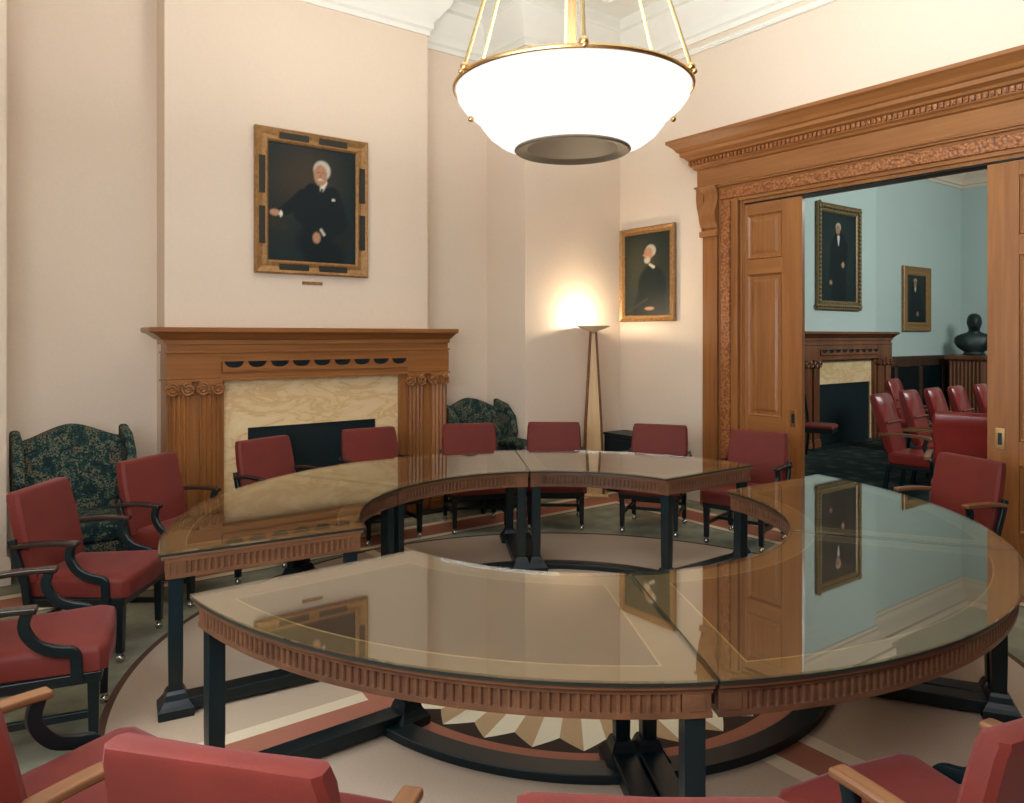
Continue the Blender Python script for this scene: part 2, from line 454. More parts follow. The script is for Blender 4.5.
while B0-.05+k*.045 < B1+.05:
    y = B0-.05+k*.045; den.box(AW-.178, AW-.15, y, y+.026, 3.565, 3.605); k += 1
den.build('dentil_band', 'carved', tr)

# left leaf is drawn 0.56 m out of its pocket; the visible edge carries the wide lock stile
def leaf(nm, ylock, ydir, pull, lab):
    d = empty(nm, lab, 'door'); d['kind'] = 'structure'
    x0, x1 = AW-.028, AW+.022
    Y = lambda t: ylock+ydir*t
    def bx(mb, t0, t1, z0, z1, xa=x0, xb=x1):
        a, b = sorted((Y(t0), Y(t1))); mb.box(xa, xb, a, b, z0, z1); return mb
    W = .99
    bx(MB(), .02, W-.02, .03, 3.04, x0+.014, x1-.014).build('core', 'oak_z', d)
    s = MB(); bx(s, 0, .215, .012, 3.085); bx(s, W-.10, W, .012, 3.085); bx(s, .60, .70, .012, 3.085); s.build('stile', 'oak_z', d, bevel=.004)
    r = MB()
    for z0, z1 in ((.012, .30), (.80, .98), (2.38, 2.53), (2.97, 3.085)):
        bx(r, .215, .60, z0, z1); bx(r, .70, W-.10, z0, z1)
    r.build('rail', 'oak_y', d, bevel=.004)
    for t0, t1 in ((.215, .60), (.70, W-.10)):
        for z0, z1 in ((.30, .80), (.98, 2.38), (2.53, 2.97)):
            ya, yb = sorted((Y(t0), Y(t1)))
            lo = lambda i, x: [(x, ya+i, z0+i), (x, yb-i, z0+i), (x, yb-i, z1-i), (x, ya+i, z1-i)]
            MB().loft([lo(.0, x0+.016), lo(.006, x0+.001), lo(.022, x0+.012), lo(.05, x0+.013), lo(.075, x0+.004)]).build('panel', 'oak_z', d)
    a = Y(pull)
    MB().box(x0-.006, x0+.004, a-.032, a+.032, .91, 1.07).build('pull_plate', 'brass', d, bevel=.003)
    MB().box(x0-.010, x0-.004, a-.014, a+.014, .945, 1.035).build('pull_cup', 'blackmetal', d, bevel=.002)
    return d
leaf('door_1', 4.015, 1, .09, 'honey oak sliding door leaf half drawn out beside the pale portrait wall corner')
leaf('door_2', 2.446, -1, .09, 'honey oak sliding door leaf at the right with a brass pull plate')

# ---------------------------------------------------------------- fireplaces
def fireplace(off, woodx, woodz, lab, firetop=.96, f0=2.08, f1=3.32):
    t = empty('fireplace', lab, 'fireplace', (off, 0, 0), 0, 'matching fireplaces of the two rooms')
    y1 = BB+.0
    sh = []
    for f, z in ((6.60, 1.70), (6.60, 1.735), (6.575, 1.75), (6.56, 1.765), (6.53, 1.79), (6.505, 1.80), (6.50, 1.806), (6.50, 1.836), (6.508, 1.842)):
        q = 6.62-f
        sh.append((1.40-q*1.5, 4.13+q*.5, f, y1, z))
    sh = [(1.40-(6.62-f)*1.3, 4.10+(6.62-f)*.45, f, y1, z) for (_, _, f, _, z) in sh]
    sh = [(x0, min(x1, 4.155), a, b, z) for x0, x1, a, b, z in sh]
    MB().rects(sh).build('shelf', woodx, t)
    fr = MB().box(1.40, 4.10, 6.62, y1, 1.395, 1.70).box(1.385, 4.115, 6.605, y1, 1.625, 1.642).box(1.385, 4.115, 6.60, y1, 1.388, 1.405)
    fr.box(1.395, 1.83, 6.612, y1, 1.41, 1.62).box(3.63, 4.105, 6.612, y1, 1.41, 1.62)
    fr.build('frieze', woodx, t, bevel=.003)
    MB().box(1.835, 3.625, 6.610, 6.625, 1.465, 1.552).build('carved_recess', 'darkleg', t)
    sw = MB()
    n = 9
    for k in range(n):
        c = 1.835+1.79*(k+.5)/n; wd = 1.79/n
        pts = [(c-wd*.5+wd*i/14, 1.556-.058*math.sqrt(max(0, 1-(abs(-1+2*i/14)/.86)**2.4)) if abs(-1+2*i/14) < .86 else 1.553) for i in range(15)]
        sw.loft([[(x, 6.596, 1.462), (x, 6.596, z), (x, 6.612, z), (x, 6.612, 1.462)] for x, z in pts])
    sw.build('carved_swags', woodx, t)
    MB().box(1.40, 1.86, 6.645, y1, 0, 1.39).build('leg_panel', woodz, t)
    MB().box(3.56, 4.10, 6.645, y1, 0, 1.39).build('leg_panel', woodz, t)
    for x0, x1 in ((1.40, 1.590), (1.640, 1.835), (3.61, 3.815), (3.875, 4.085)):
        # fluted pilaster shaft
        p = MB(); c = (x0+x1)/2; hw = (x1-x0)/2-.018
        prof = []
        nn = 4
        for k in range(nn):
            u0 = c-hw+2*hw*k/nn; u1 = u0+2*hw/nn
            prof += [(u0, 6.612), (u0+.004, 6.612), ((u0+u1)/2, 6.630), (u1-.004, 6.612)]
        prof += [(c+hw, 6.612), (c+hw, 6.66), (c-hw, 6.66)]
        p.prism(prof, 2, .14, 1.29)
        pil = p.build('pilaster', woodz, t)
        cp = MB().box(c-hw-.012, c+hw+.012, 6.59, 6.66, 1.365, 1.392).box(c-hw, c+hw, 6.605, 6.66, 1.28, 1.365)
        for sg in (-1, 1):
            cc = c+sg*hw*.80; R = .054
            # scroll volutes
            path = []
            for i in range(26):
                a = i/25*2*PI*1.7; r = R*(1-.72*i/25)
                path.append((cc+sg*r*math.sin(a)*-1, 6.584, 1.322+r*math.cos(a)))
            cp.tube(path, .010, 6)
            cp.prism([(cc+R*.95*math.cos(q*PI/8), 1.322+R*.95*math.sin(q*PI/8)) for q in range(16)], 1, 6.592, 6.65)
        cp.build('capital', woodx, pil)
        MB().box(c-hw-.015, c+hw+.015, 6.59, 6.66, 0, .10).box(c-hw-.006, c+hw+.006, 6.60, 6.66, .10, .14).build('plinth', woodz, pil, bevel=.006)
    st = MB().box(1.855, f0, 6.70, y1-.002, 0, 1.40).box(f1, 3.565, 6.70, y1-.002, 0, 1.40).box(f0, f1, 6.70, y1-.002, firetop, 1.40)
    st.build('marble_surround', 'marble', t)
    MB().box(f0-.005, f1+.005, 6.72, 6.84, 0.0, firetop+.004).build('firebox', 'black', t)
    MB().box(1.45, 4.05, 6.46, 6.70, 0, .015).build('hearth', 'blackmetal', t)
    return t
fireplace(0, 'oak_x', 'oak_z', 'honey oak mantelpiece with paired scroll-topped pilasters around a cream marble fireplace below the seated portrait')

# ---------------------------------------------------------------- paintings
def sstep(a, b, x):
    t = max(0, min(1, (x-a)/(b-a))) if a != b else float(x > a)
    return t*t*(3-2*t)
def ell(u, v, cu, cv, ru, rv, soft=.15):
    d = math.hypot((u-cu)/ru, (v-cv)/rv); return 1-sstep(1-soft, 1+soft, d)
def seg(u, v, p, q, r0, r1, soft=.012):
    dx, dy = q[0]-p[0], q[1]-p[1]; t = max(0, min(1, ((u-p[0])*dx+(v-p[1])*dy)/(dx*dx+dy*dy+1e-9)))
    d = math.hypot(u-p[0]-t*dx, v-p[1]-t*dy)-(r0+(r1-r0)*t); return 1-sstep(-soft, soft, d)
def mixc(a, b, t): return tuple(x+(y-x)*t for x, y in zip(a, b))
def hsh(i, j): return (math.sin(i*12.9898+j*78.233)*43758.5453) % 1
def paint_seated(u, v, asp):
    # u across 0..1, v up 0..asp
    c = mixc(lin(26,40,42), lin(64,56,46), ell(u, v, .42, .72*asp, .32, .3, .9))
    c = mixc(c, lin(56,50,42), .35*ell(u, v, .18, .5*asp, .2, .35, .9))
    skin, coat = lin(178,132,102), lin(16,28,34)
    c = mixc(c, lin(48,44,36), seg(u, v, (.02,.40), (.16,.38), .05, .06)*.8)      # chair arm
    c = mixc(c, lin(34,34,30), seg(u, v, (.86,.16), (.86,.42), .05, .05, .03)*.7)
    c = mixc(c, coat, seg(u, v, (.50,.76), (.40,.52), .10, .12))
    c = mixc(c, coat, seg(u, v, (.72,.74), (.80,.46), .10, .10))
    c = mixc(c, coat, ell(u, v, .60, .52, .24, .30, .12))
    c = mixc(c, coat, seg(u, v, (.40,.70), (.22,.56), .09, .06))
    c = mixc(c, coat, seg(u, v, (.22,.56), (.12,.50), .06, .04))
    c = mixc(c, coat, seg(u, v, (.78,.42), (.58,.34), .09, .06))
    c = mixc(c, lin(14,26,32), seg(u, v, (.48,.22), (.66,.05), .16, .2, .05))
    c = mixc(c, lin(224,220,206), seg(u, v, (.60,.80), (.625,.88), .022, .035))      # collar
    c = mixc(c, lin(30,34,38), seg(u, v, (.595,.76), (.60,.80), .012, .014, .008))
    c = mixc(c, lin(206,200,186), ell(u, v, .735, .70, .018, .014))                   # handkerchief
    c = mixc(c, lin(196,190,176), ell(u, v, .602, 1.01, .098, .105, .14))             # white hair
    c = mixc(c, skin, ell(u, v, .585, .955, .078, .115, .14))
    c = mixc(c, lin(120,80,62), .8*ell(u, v, .56, .985, .016, .010, .4)+0)
    c = mixc(c, lin(120,80,62), .8*ell(u, v, .615, .985, .016, .010, .4))
    c = mixc(c, lin(150,100,80), .8*ell(u, v, .583, .945, .012, .03, .5))
    c = mixc(c, lin(200,190,176), .9*ell(u, v, .582, .905, .036, .014, .3))            # moustache
    c = mixc(c, skin, ell(u, v, .075, .505, .055, .035, .25)); c = mixc(c, lin(220,214,200), ell(u, v, .14, .495, .016, .035, .2))
    c = mixc(c, skin, ell(u, v, .54, .27, .045, .06, .25)); c = mixc(c, lin(220,214,200), seg(u, v, (.59,.36), (.625,.31), .012, .012))
    return c
def paint_profile(u, v, asp):
    v = v*1.73/asp
    c = mixc(lin(34,42,38), lin(54,56,46), ell(u, v, .3, .9*asp, .4, .5, .9))
    coat = lin(14,28,30)
    c = mixc(c, coat, ell(u, v, .60, .62, .30, .42, .1)); c = mixc(c, coat, seg(u, v, (.62,.55), (.55,.10), .28, .38, .05))
    c = mixc(c, lin(60,54,44), .7*seg(u, v, (.02,.06), (.50,.34), .012, .02, .02))
    c = mixc(c, lin(196,190,174), seg(u, v, (.56,1.06), (.64,1.00), .022, .03))
    c = mixc(c, lin(176,170,154), ell(u, v, .575, 1.345, .115, .13, .15))
    c = mixc(c, lin(172,128,98), ell(u, v, .525, 1.285, .095, .135, .15))
    c = mixc(c, lin(172,128,98), ell(u, v, .43, 1.265, .028, .02, .3))                # nose in three-quarter view
    c = mixc(c, lin(104,72,56), .7*ell(u, v, .475, 1.315, .022, .010, .4)); c = mixc(c, lin(104,72,56), .5*ell(u, v, .555, 1.315, .022, .010, .4))
    c = mixc(c, lin(184,176,160), .9*ell(u, v, .50, 1.155, .066, .068, .25))          # beard
    c = mixc(c, lin(120,84,66), .8*ell(u, v, .475, 1.205, .03, .008, .4))
    c = mixc(c, lin(160,120,92), ell(u, v, .55, .14, .10, .035, .3))
    return c
def paint_standing(u, v, asp):
    v = v*1.72/asp
    c = mixc(lin(18,34,36), lin(32,44,42), ell(u, v, .5, .7*asp, .5, .6, .9))
    coat = lin(10,22,26)
    c = mixc(c, coat, seg(u, v, (.52,1.15), (.50,.12), .20, .22, .03))
    c = mixc(c, coat, seg(u, v, (.36,1.12), (.28,.42), .09, .07)); c = mixc(c, coat, seg(u, v, (.68,1.12), (.66,.72), .09, .07))
    c = mixc(c, lin(214,208,192), seg(u, v, (.49,1.10), (.49,1.26), .008, .035))
    c = mixc(c, lin(176,168,150), ell(u, v, .485, 1.455, .075, .085, .14)); c = mixc(c, lin(160,118,90), ell(u, v, .475, 1.405, .062, .095, .15))
    c = mixc(c, lin(96,66,52), .7*ell(u, v, .452, 1.44, .014, .010, .4)); c = mixc(c, lin(96,66,52), .7*ell(u, v, .50, 1.44, .014, .010, .4))
    c = mixc(c, lin(180,136,104), ell(u, v, .62, .72, .042, .055, .3)); c = mixc(c, lin(160,120,92), ell(u, v, .27, .36, .04, .045, .3))
    return c
def paint_dark(u, v, asp):
    c = mixc(lin(22,36,36), lin(40,46,40), ell(u, v, .4, .7*asp, .5, .5, .9))
    c = mixc(c, lin(12,24,26), seg(u, v, (.45,.85), (.5,.12), .26, .36, .04))
    c = mixc(c, lin(170,160,140), ell(u, v, .44, 1.08, .085, .05, .3)); c = mixc(c, lin(150,112,84), ell(u, v, .44, .98, .07, .11, .2))
    c = mixc(c, lin(190,180,160), seg(u, v, (.44,.80), (.44,.86), .02, .05)); c = mixc(c, lin(150,112,84), ell(u, v, .56, .22, .06, .06, .3))
    return c
def picture(lab, name, w, h, fw, loc, rz, fn, fmat, style, tilt=.0):
    """framed canvas hung on a wall: local x across, z up, front faces -y"""
    t = empty(name, lab, 'painting', loc, rz)
    t.rotation_euler = (tilt, 0, rz)
    d = .05
    rings = []
    for inset, y in ((0, 0), (0, -d*.75), (.012, -d), (fw*.55, -d*.62), (fw*.85, -d*.75), (fw, -d*.45), (fw, -.012)):
        rings.append([(-w/2+inset, y, -h/2+inset), (w/2-inset, y, -h/2+inset), (w/2-inset, y, h/2-inset), (-w/2+inset, y, h/2-inset)])
    MB().loft(rings, cap=False).build('frame', fmat, t)
    if style == 'inlaid':
        k = fw*.5
        for u0, u1 in ((-.30, -.045), (.045, .30)):
            for zz in (-h/2+k, h/2-k): MB().box(u0*w, u1*w, -d*.86, -d*.55, zz-fw*.23, zz+fw*.23).build('frame_inlay', 'framedark', t)
            for xx in (-w/2+k, w/2-k): MB().box(xx-fw*.23, xx+fw*.23, -d*.86, -d*.55, u0*h, u1*h).build('frame_inlay', 'framedark', t)
    if style == 'carved':
        mb = MB()
        n = int(2*(w+h)/.07)
        for k in range(n):
            s_ = k/n*2*(w+h); q = fw*.42
            if s_ < w: p = (s_-w/2, -h/2+q)
            elif s_ < w+h: p = (w/2-q, s_-w-h/2)
            elif s_ < 2*w+h: p = (w/2-(s_-w-h), h/2-q)
            else: p = (-w/2+q, h/2-(s_-2*w-h))
            mb.ball((p[0], -d*.72, p[1]), fw*.24, 8, 5)
        mb.build('frame_carving', fmat, t, smooth=True)
    # canvas grid carrying the paint as a colour attribute
    cw, ch = w-2*fw+.004, h-2*fw+.004
    nx = 72; nz = int(nx*ch/cw)
    vs = [(-cw/2+cw*i/nx, -.014, -ch/2+ch*j/nz) for j in range(nz+1) for i in range(nx+1)]
    fs = [(j*(nx+1)+i, j*(nx+1)+i+1, (j+1)*(nx+1)+i+1, (j+1)*(nx+1)+i) for j in range(nz) for i in range(nx)]
    mb = MB(); mb.add(vs, fs)
    o = mb.build('canvas', 'paint', t)
    at = o.data.color_attributes.new('paint', 'FLOAT_COLOR', 'POINT')
    asp = ch/cw
    for idx in range(len(vs)):
        i, j = idx % (nx+1), idx // (nx+1)
        c = fn(i/nx, j/nx, asp); g = .92+.16*hsh(i, j)
        at.data[idx].color = (c[0]*g, c[1]*g, c[2]*g, 1)
    MB().box(-w/2+.02, w/2-.02, -.010, 0, -h/2+.02, h/2-.02).build('backing', 'framedark', t)
    return t
picture('large framed portrait of a seated white-haired man in a dark suit above the mantelpiece', 'portrait_painting', 1.11, 1.335, .125, (2.73, BB-.012, 3.012), 0, paint_seated, 'gilt', 'inlaid')
picture('framed portrait of a bearded white-haired man beside the floor lamp', 'portrait_painting', .846, 1.085, .075, (AW-.012, 5.973, 2.478), -PI/2, paint_profile, 'gilt', 'plain')
picture('tall framed full-length portrait of a standing man above the far fireplace', 'portrait_painting', 1.36, 1.76, .15, (11.915, BB-.012, 3.085), 0, paint_standing, 'gilt_dull', 'carved')
picture('small gilt framed dark portrait near the far corner of the next room', 'portrait_painting', 1.11, 1.27, .175, (15.27, BA-.012, 2.50), 0, paint_dark, 'gilt', 'plain')
tag(MB().box(2.63, 2.83, BB-.012, BB-.001, 2.255, 2.285).build('picture_plaque', 'gilt', bevel=.003), 'tiny brass name plaque on the wall under the seated portrait', 'plaque')

# ---------------------------------------------------------------- curved tables
RO, RI = 2.152, 1.160
def arc_pt(c, r, t): return Vector((c[0]+r*math.cos(t), c[1]+r*math.sin(t)))
def piece_outline(c, e0, e1, inset, n=40, eins=None):
    """outer and inner arcs (n+1 points each, same direction) of a ring piece whose end edges are the lines e0, e1,
    each given by the angles of its outer and inner corners, all pulled in by inset"""
    eins = inset if eins is None else eins
    ro, ri = RO-inset, RI+inset
    def edge_angle(e, r, sgn):
        p, q = arc_pt(c, RO, e[0]), arc_pt(c, RI, e[1])
        d = (q-p).normalized(); nrm = Vector((-d.y, d.x))
        mid = arc_pt(c, (RO+RI)/2, (e0[0]+e1[0])/2)
        if (mid-p).dot(nrm) < 0: nrm = -nrm
        p = p+nrm*eins
        # intersect p + s d with circle radius r about c
        w = p-Vector(c); bq = w.dot(d); cq = w.dot(w)-r*r; disc = math.sqrt(max(0, bq*bq-cq))
        best = None
        for s in (-bq-disc, -bq+disc):
            x = w+d*s; a = math.atan2(x.y, x.x); ref = e[0]
            while a-ref > PI: a -= 2*PI
            while a-ref < -PI: a += 2*PI
            if best is None or abs(a-ref) < abs(best-ref): best = a
        return best
    o0, o1 = edge_angle(e0, ro, 1), edge_angle(e1, ro, -1)
    i0, i1 = edge_angle(e0, ri, 1), edge_angle(e1, ri, -1)
    O = [arc_pt(c, ro, o0+(o1-o0)*k/n) for k in range(n+1)]
    I = [arc_pt(c, ri, i0+(i1-i0)*k/n) for k in range(n+1)]
    return O, I
def slab(mb, O, I, z0, z1):
    n = len(O); vs = []; fs = []
    for k in range(n):
        vs += [(O[k].x, O[k].y, z0), (O[k].x, O[k].y, z1), (I[k].x, I[k].y, z1), (I[k].x, I[k].y, z0)]
    for k in range(n-1):
        a, b = 4*k, 4*(k+1)
        fs += [(a, b, b+1, a+1), (a+1, b+1, b+2, a+2), (a+2, b+2, b+3, a+3), (a+3, b+3, b, a)]
    fs += [(0, 1, 2, 3), (4*n-4, 4*n-1, 4*n-2, 4*n-3)]
    return mb.add(vs, fs)
def wall_ring(mb, P, Q, z0, z1):
    """vertical band following closed outline P (outside) with inner outline Q"""
    n = len(P)
    vs = [(p.x, p.y, z) for z in (z0, z1) for p in P]+[(q.x, q.y, z) for z in (z0, z1) for q in Q]
    fs = []
    for i in range(n):
        j = (i+1) % n
        fs += [(i, j, n+j, n+i), (2*n+i, 3*n+i, 3*n+j, 2*n+j), (n+i, n+j, 3*n+j, 3*n+i), (i, 2*n+i, 2*n+j, j)]
    return mb.add(vs, fs)
def closed(O, I): return O+list(reversed(I))
def crenel(P, step=.0148, depth=.007):
    """closed outline with small reeds: points resampled so that alternate stretches sit proud"""
    out = []; n = len(P)
    cen = sum(P, Vector((0, 0)))/n
    for i in range(n):
        a, b = P[i], P[(i+1) % n]; d = b-a; ln = d.length
        if ln < 1e-6: continue
        d /= ln; nr = Vector((d.y, -d.x))
        out.append((a, nr, ln, d))
    # walk
    pts = []; pos = 0; total = sum(o[2] for o in out); k = int(total/step/2)*2; st = total/k
    acc = 0; segs = []
    for a, nr, ln, d in out: segs.append((acc, acc+ln, a, nr, d)); acc += ln
    def at(s):
        for s0, s1, a, nr, d in segs:
            if s <= s1+1e-9: return a+d*(s-s0), nr
        s0, s1, a, nr, d = segs[-1]; return a+d*(s1-s0), nr
    for i in range(k):
        hi = i % 2 == 0
        for q in (.02, .25, .75, .98) if hi else (.04, .96):
            p, nr = at((i+q)*st)
            off = depth if hi and q in (.25, .75) else (depth*.35 if hi else -.002)
            pts.append(p+nr*off)
    return pts
ZT = .77
def curved_table(c, e0, e1, lab, skip=()):
    mid = arc_pt(c, (RO+RI)/2, (e0[0]+e1[0])/2)
    t = empty('curved_table', lab, 'table', (mid.x, mid.y, 0), 0, 'curved tables forming the ring')
    cc = (c[0]-mid.x, c[1]-mid.y)
    out = lambda ins, n=40, ei=None: piece_outline(cc, e0, e1, ins, n, ei)
    gap = .004
    mb = MB(); slab(mb, *out(.010, 48, .0085), ZT-.020, ZT-.011); mb.build('tabletop', 'tablewood', t, bevel=.003)
    mb = MB(); wall_ring(mb, closed(*out(.003, 64, .0045)), closed(*out(.008, 64, .008)), ZT-.020, ZT-.0095); mb.build('edge_band', 'edgeband', t)
    mb = MB(); wall_ring(mb, closed(*out(.012, 64, .0055)), closed(*out(.03, 64, .03)), ZT-.037, ZT-.0205); mb.build('edge_moulding', 'mahog', t, bevel=.004)
    mb = MB(); slab(mb, *out(.125, 48, .14), ZT-.011, ZT-.0100); mb.build('leather_inset', 'leather_top', t)
    mb = MB(); P = closed(*out(.119, 48, .134)); Q = closed(*out(.125, 48, .14)); wall_ring(mb, P, Q, ZT-.011, ZT-.0099); mb.build('gilt_line', 'inset_line', t)
    mb = MB(); slab(mb, *out(.0, 64, gap), ZT-.0085, ZT); mb.build('glass_top', 'glass', t)
    # apron
    mb = MB()
    P, Q = closed(*out(.028, 48, .008)), closed(*out(.06, 48, .04)); wall_ring(mb, P, Q, ZT-.054, ZT-.034)
    P = closed(*out(.030, 48, .009)); wall_ring(mb, P, Q, ZT-.128, ZT-.110)
    P = closed(*out(.040, 96, .016)); C_ = crenel(P if sum((P[i].x*P[(i+1) % len(P)].y-P[(i+1) % len(P)].x*P[i].y) for i in range(len(P))) > 0 else list(reversed(P)))
    n = len(C_); cq = sum(C_, Vector((0, 0)))/n
    vs = [(p.x, p.y, z) for z in (ZT-.110, ZT-.054) for p in C_]
    mb.add(vs, [(i, (i+1) % n, n+(i+1) % n, n+i) for i in range(n)])
    ap = mb.build('apron', 'mahog', t)
    O, I = out(.075, 48, .056)
    corners = [(O[0], e0[0]), (O[-1], e1[0]), (I[0], e0[1]), (I[-1], e1[1])]
    for ci, (p, a) in enumerate(corners):
        Mx = Matrix.Translation((p.x, p.y, 0)) @ Matrix.Rotation(a, 4, 'Z')
        mb = MB().box(-.044, .044, -.044, .044, ZT-.130, ZT-.036, Mx)
        mb.box(-.047, -.0435, -.026, .026, ZT-.108, ZT-.058, Mx).box(.0435, .047, -.026, .026, ZT-.108, ZT-.058, Mx)
        mb.build('corner_block', 'mahog', t, bevel=.003)
        if ci in skip: continue
        mb = MB(); hw = .032
        loops = []
        for s_, z in ((hw*.92, .10), (hw, .25), (hw, ZT-.130)):
            loops.append([Mx @ Vector(q) for q in ((-s_, -s_, z), (s_, -s_, z), (s_, s_, z), (-s_, s_, z))])
        mb.loft(loops)
        lg = mb.build('leg', 'darkleg', t, bevel=.004)
        lf = []
        for s_, z in ((.075, 0), (.078, .012), (.078, .04), (.066, .055), (.052, .075), (.044, .10), (.036, .115)):
            lf.append([Mx @ Vector(q) for q in ((-s_, -s_, z), (s_, -s_, z), (s_, s_, z), (-s_, s_, z))])
        MB().loft(lf).build('foot', 'darkleg', lg)
    for a, b in ((O[0], I[0]), (O[-1], I[-1])):
        d = (b-a).normalized()
        MB().bar([(a.x, a.y, .045), ((a+b).x/2, (a+b).y/2, .045), (b.x, b.y, .045)], .10, .06).build('stretcher', 'darkleg', t, bevel=.005)
    O2, I2 = out(.160, 48, .056)
    MB().bar([(p.x, p.y, .0202) for p in I2], .11, .04).build('stretcher', 'darkleg', t, bevel=.005)
    return t
D = math.radians
c1, c2 = (2.8755, 3.2528), (2.8757, 3.3837)
curved_table(c1, (D(-175.35), D(-172.15)), (D(-120.25), D(-120.05)), 'glass-topped curved table nearest the viewer, reflecting the seated portrait')
curved_table(c1, (D(-120.25), D(-120.05)), (D(-58.45), D(-58.95)), 'glass-topped curved table at the right front, reflecting the open doorway', (0,))
curved_table(c1, (D(-58.45), D(-58.95)), (D(-5.75), D(-8.95)), 'glass-topped curved table at the right ending by the open doorway')
curved_table(c2, (D(5.05), D(9.85)), (D(60.3), D(61.0)), 'glass-topped curved table at the back in front of the floor lamp')
curved_table(c2, (D(60.3), D(61.0)), (D(115.0), D(115.0)), 'glass-topped curved table at the back right in front of the mantelpiece')
curved_table(c2, (D(115.0), D(115.0)), (D(170.75), D(167.95)), 'glass-topped curved table at the far left, reflecting the marble fireplace')

# ---------------------------------------------------------------- meeting chairs
def smooth_path(pts, n=4):
    P = [Vector(p) for p in pts]; out = []
    for i in range(len(P)-1):
        p0, p1, p2, p3 = P[max(i-1, 0)], P[i], P[i+1], P[min(i+2, len(P)-1)]
        for k in range(n):
            t = k/n
            out.append(.5*((2*p1)+(-p0+p2)*t+(2*p0-5*p1+4*p2-p3)*t*t+(-p0+3*p1-3*p2+p3)*t**3))
    out.append(P[-1]); return out
def make_chair(lab):
    """armchair: faces +y, origin on the floor"""
    t = empty('meeting_chair', lab, 'chair', group='red chairs around the ring of tables')
    # seat cushion: bulged, tapering to the back
    loops = []
    for z, i, in ((.355, .012), (.365, 0), (.44, 0), (.462, .010), (.474, .035), (.478, .09)):
        yb, yf, wb, wf = -.25+i, .29-i, .235-i*.8, .275-i*.8
        loops.append([(-wb, yb, z), (0, yb-.004, z), (wb, yb, z), ((wb+wf)/2, .02, z), (wf, yf-.03, z), (wf-.03, yf, z), (0, yf+.012, z), (-wf+.03, yf, z), (-wf, yf-.03, z), (-(wb+wf)/2, .02, z)])
    MB().loft(loops).build('seat', 'redseat', t, smooth=True)
    # back: slab leaning backwards
    mb = MB(); loops = []
    for z, th in ((.44, .05), (.47, .066), (.60, .074), (.75, .076), (.88, .073), (.906, .072), (.916, .066), (.92, .054)):
        y = -.235-(z-.44)*.22
        hw = .255+.012*math.sin((z-.44)/.48*PI)-(.006 if z > .9 else 0)-(.012 if z > .919 else 0)
        q = .016
        loops.append([(-hw, y-th/2+q, z), (-hw+q, y-th/2, z), (hw-q, y-th/2, z), (hw, y-th/2+q, z), (hw, y+th/2-q, z), (hw-q, y+th/2, z), (0, y+th/2-.008, z), (-hw+q, y+th/2, z), (-hw, y+th/2-q, z)])
    mb.loft(loops).build('backrest', 'redseat', t, smooth=True)
    fr = MB(); fr.rects([(-.262, .262, -.25, .265, .31), (-.266, .266, -.255, .27, .358)]); fr.build('seat_frame', 'chairwood', t, bevel=.006)
    for s in (-1, 1):
        x = s*.285
        am = MB(); pts = smooth_path([(x-s*.008, -.31, .642), (x, -.23, .655), (x+s*.004, -.12, .663), (x+s*.004, -.03, .662), (x+s*.003, .04, .658)])
        am.bar(pts, .056, .027, side=(1, 0, 0)); a = am.build('armrest', 'armdark', t, bevel=.009, seg=3)
        sp = MB(); pts = smooth_path([(x, .005, .655), (x, -.010, .60), (x, .005, .55), (x-s*.002, .045, .502), (x-s*.004, .105, .474), (x-s*.008, .160, .458), (x-s*.010, .175, .42), (x-s*.012, .175, .33)])
        sp.bar(pts, .030, .044, side=(1, 0, 0)); sp.build('arm_support', 'chairwood', a, bevel=.006)
        rp = MB(); rp.bar(smooth_path([(s*.272, -.235, .33), (s*.275, -.25, .45), (s*.276, -.285, .56), (s*.276, -.318, .68)]), .03, .04, side=(1, 0, 0)); rp.build('back_post', 'chairwood', t, bevel=.005)
        for yy, sp_ in ((.235, 0), (-.235, -.045)):
            lg = MB(); lf = []
            for u in range(4):
                k = u/3; h2 = .023-.005*k; z = .32-(.32-.055)*k; cx, cy = s*.238, yy+sp_*k
                lf.append([(cx-h2, cy-h2, z), (cx+h2, cy-h2, z), (cx+h2, cy+h2, z), (cx-h2, cy+h2, z)])
            l = lg.loft(lf).build('leg', 'chairwood', t, bevel=.003)
            MB().ball((s*.238, yy+sp_, .024), .024, 12, 8).lathe([(.012, .04), (.014, .056)], (s*.238, yy+sp_), 10).build('caster', 'steel', l, smooth=True)
        MB().bar([(s*.238, .22, .175), (s*.238, -.25, .175)], .022, .032).build('stretcher', 'chairwood', t, bevel=.003)
    MB().bar([(-.238, -.01, .175), (.238, -.01, .175)], .022, .03).build('stretcher', 'chairwood', t, bevel=.003)
    MB().bar([(-.238, -.245, .20), (.238, -.245, .20)], .02, .03).build('stretcher', 'chairwood', t, bevel=.003)
    return t
chairs = []
def at_angle(th, r=2.69, turn=0):
    a = D(th); return (CX+r*math.cos(a), 3.32+r*math.sin(a), D(th)+PI/2+D(turn))
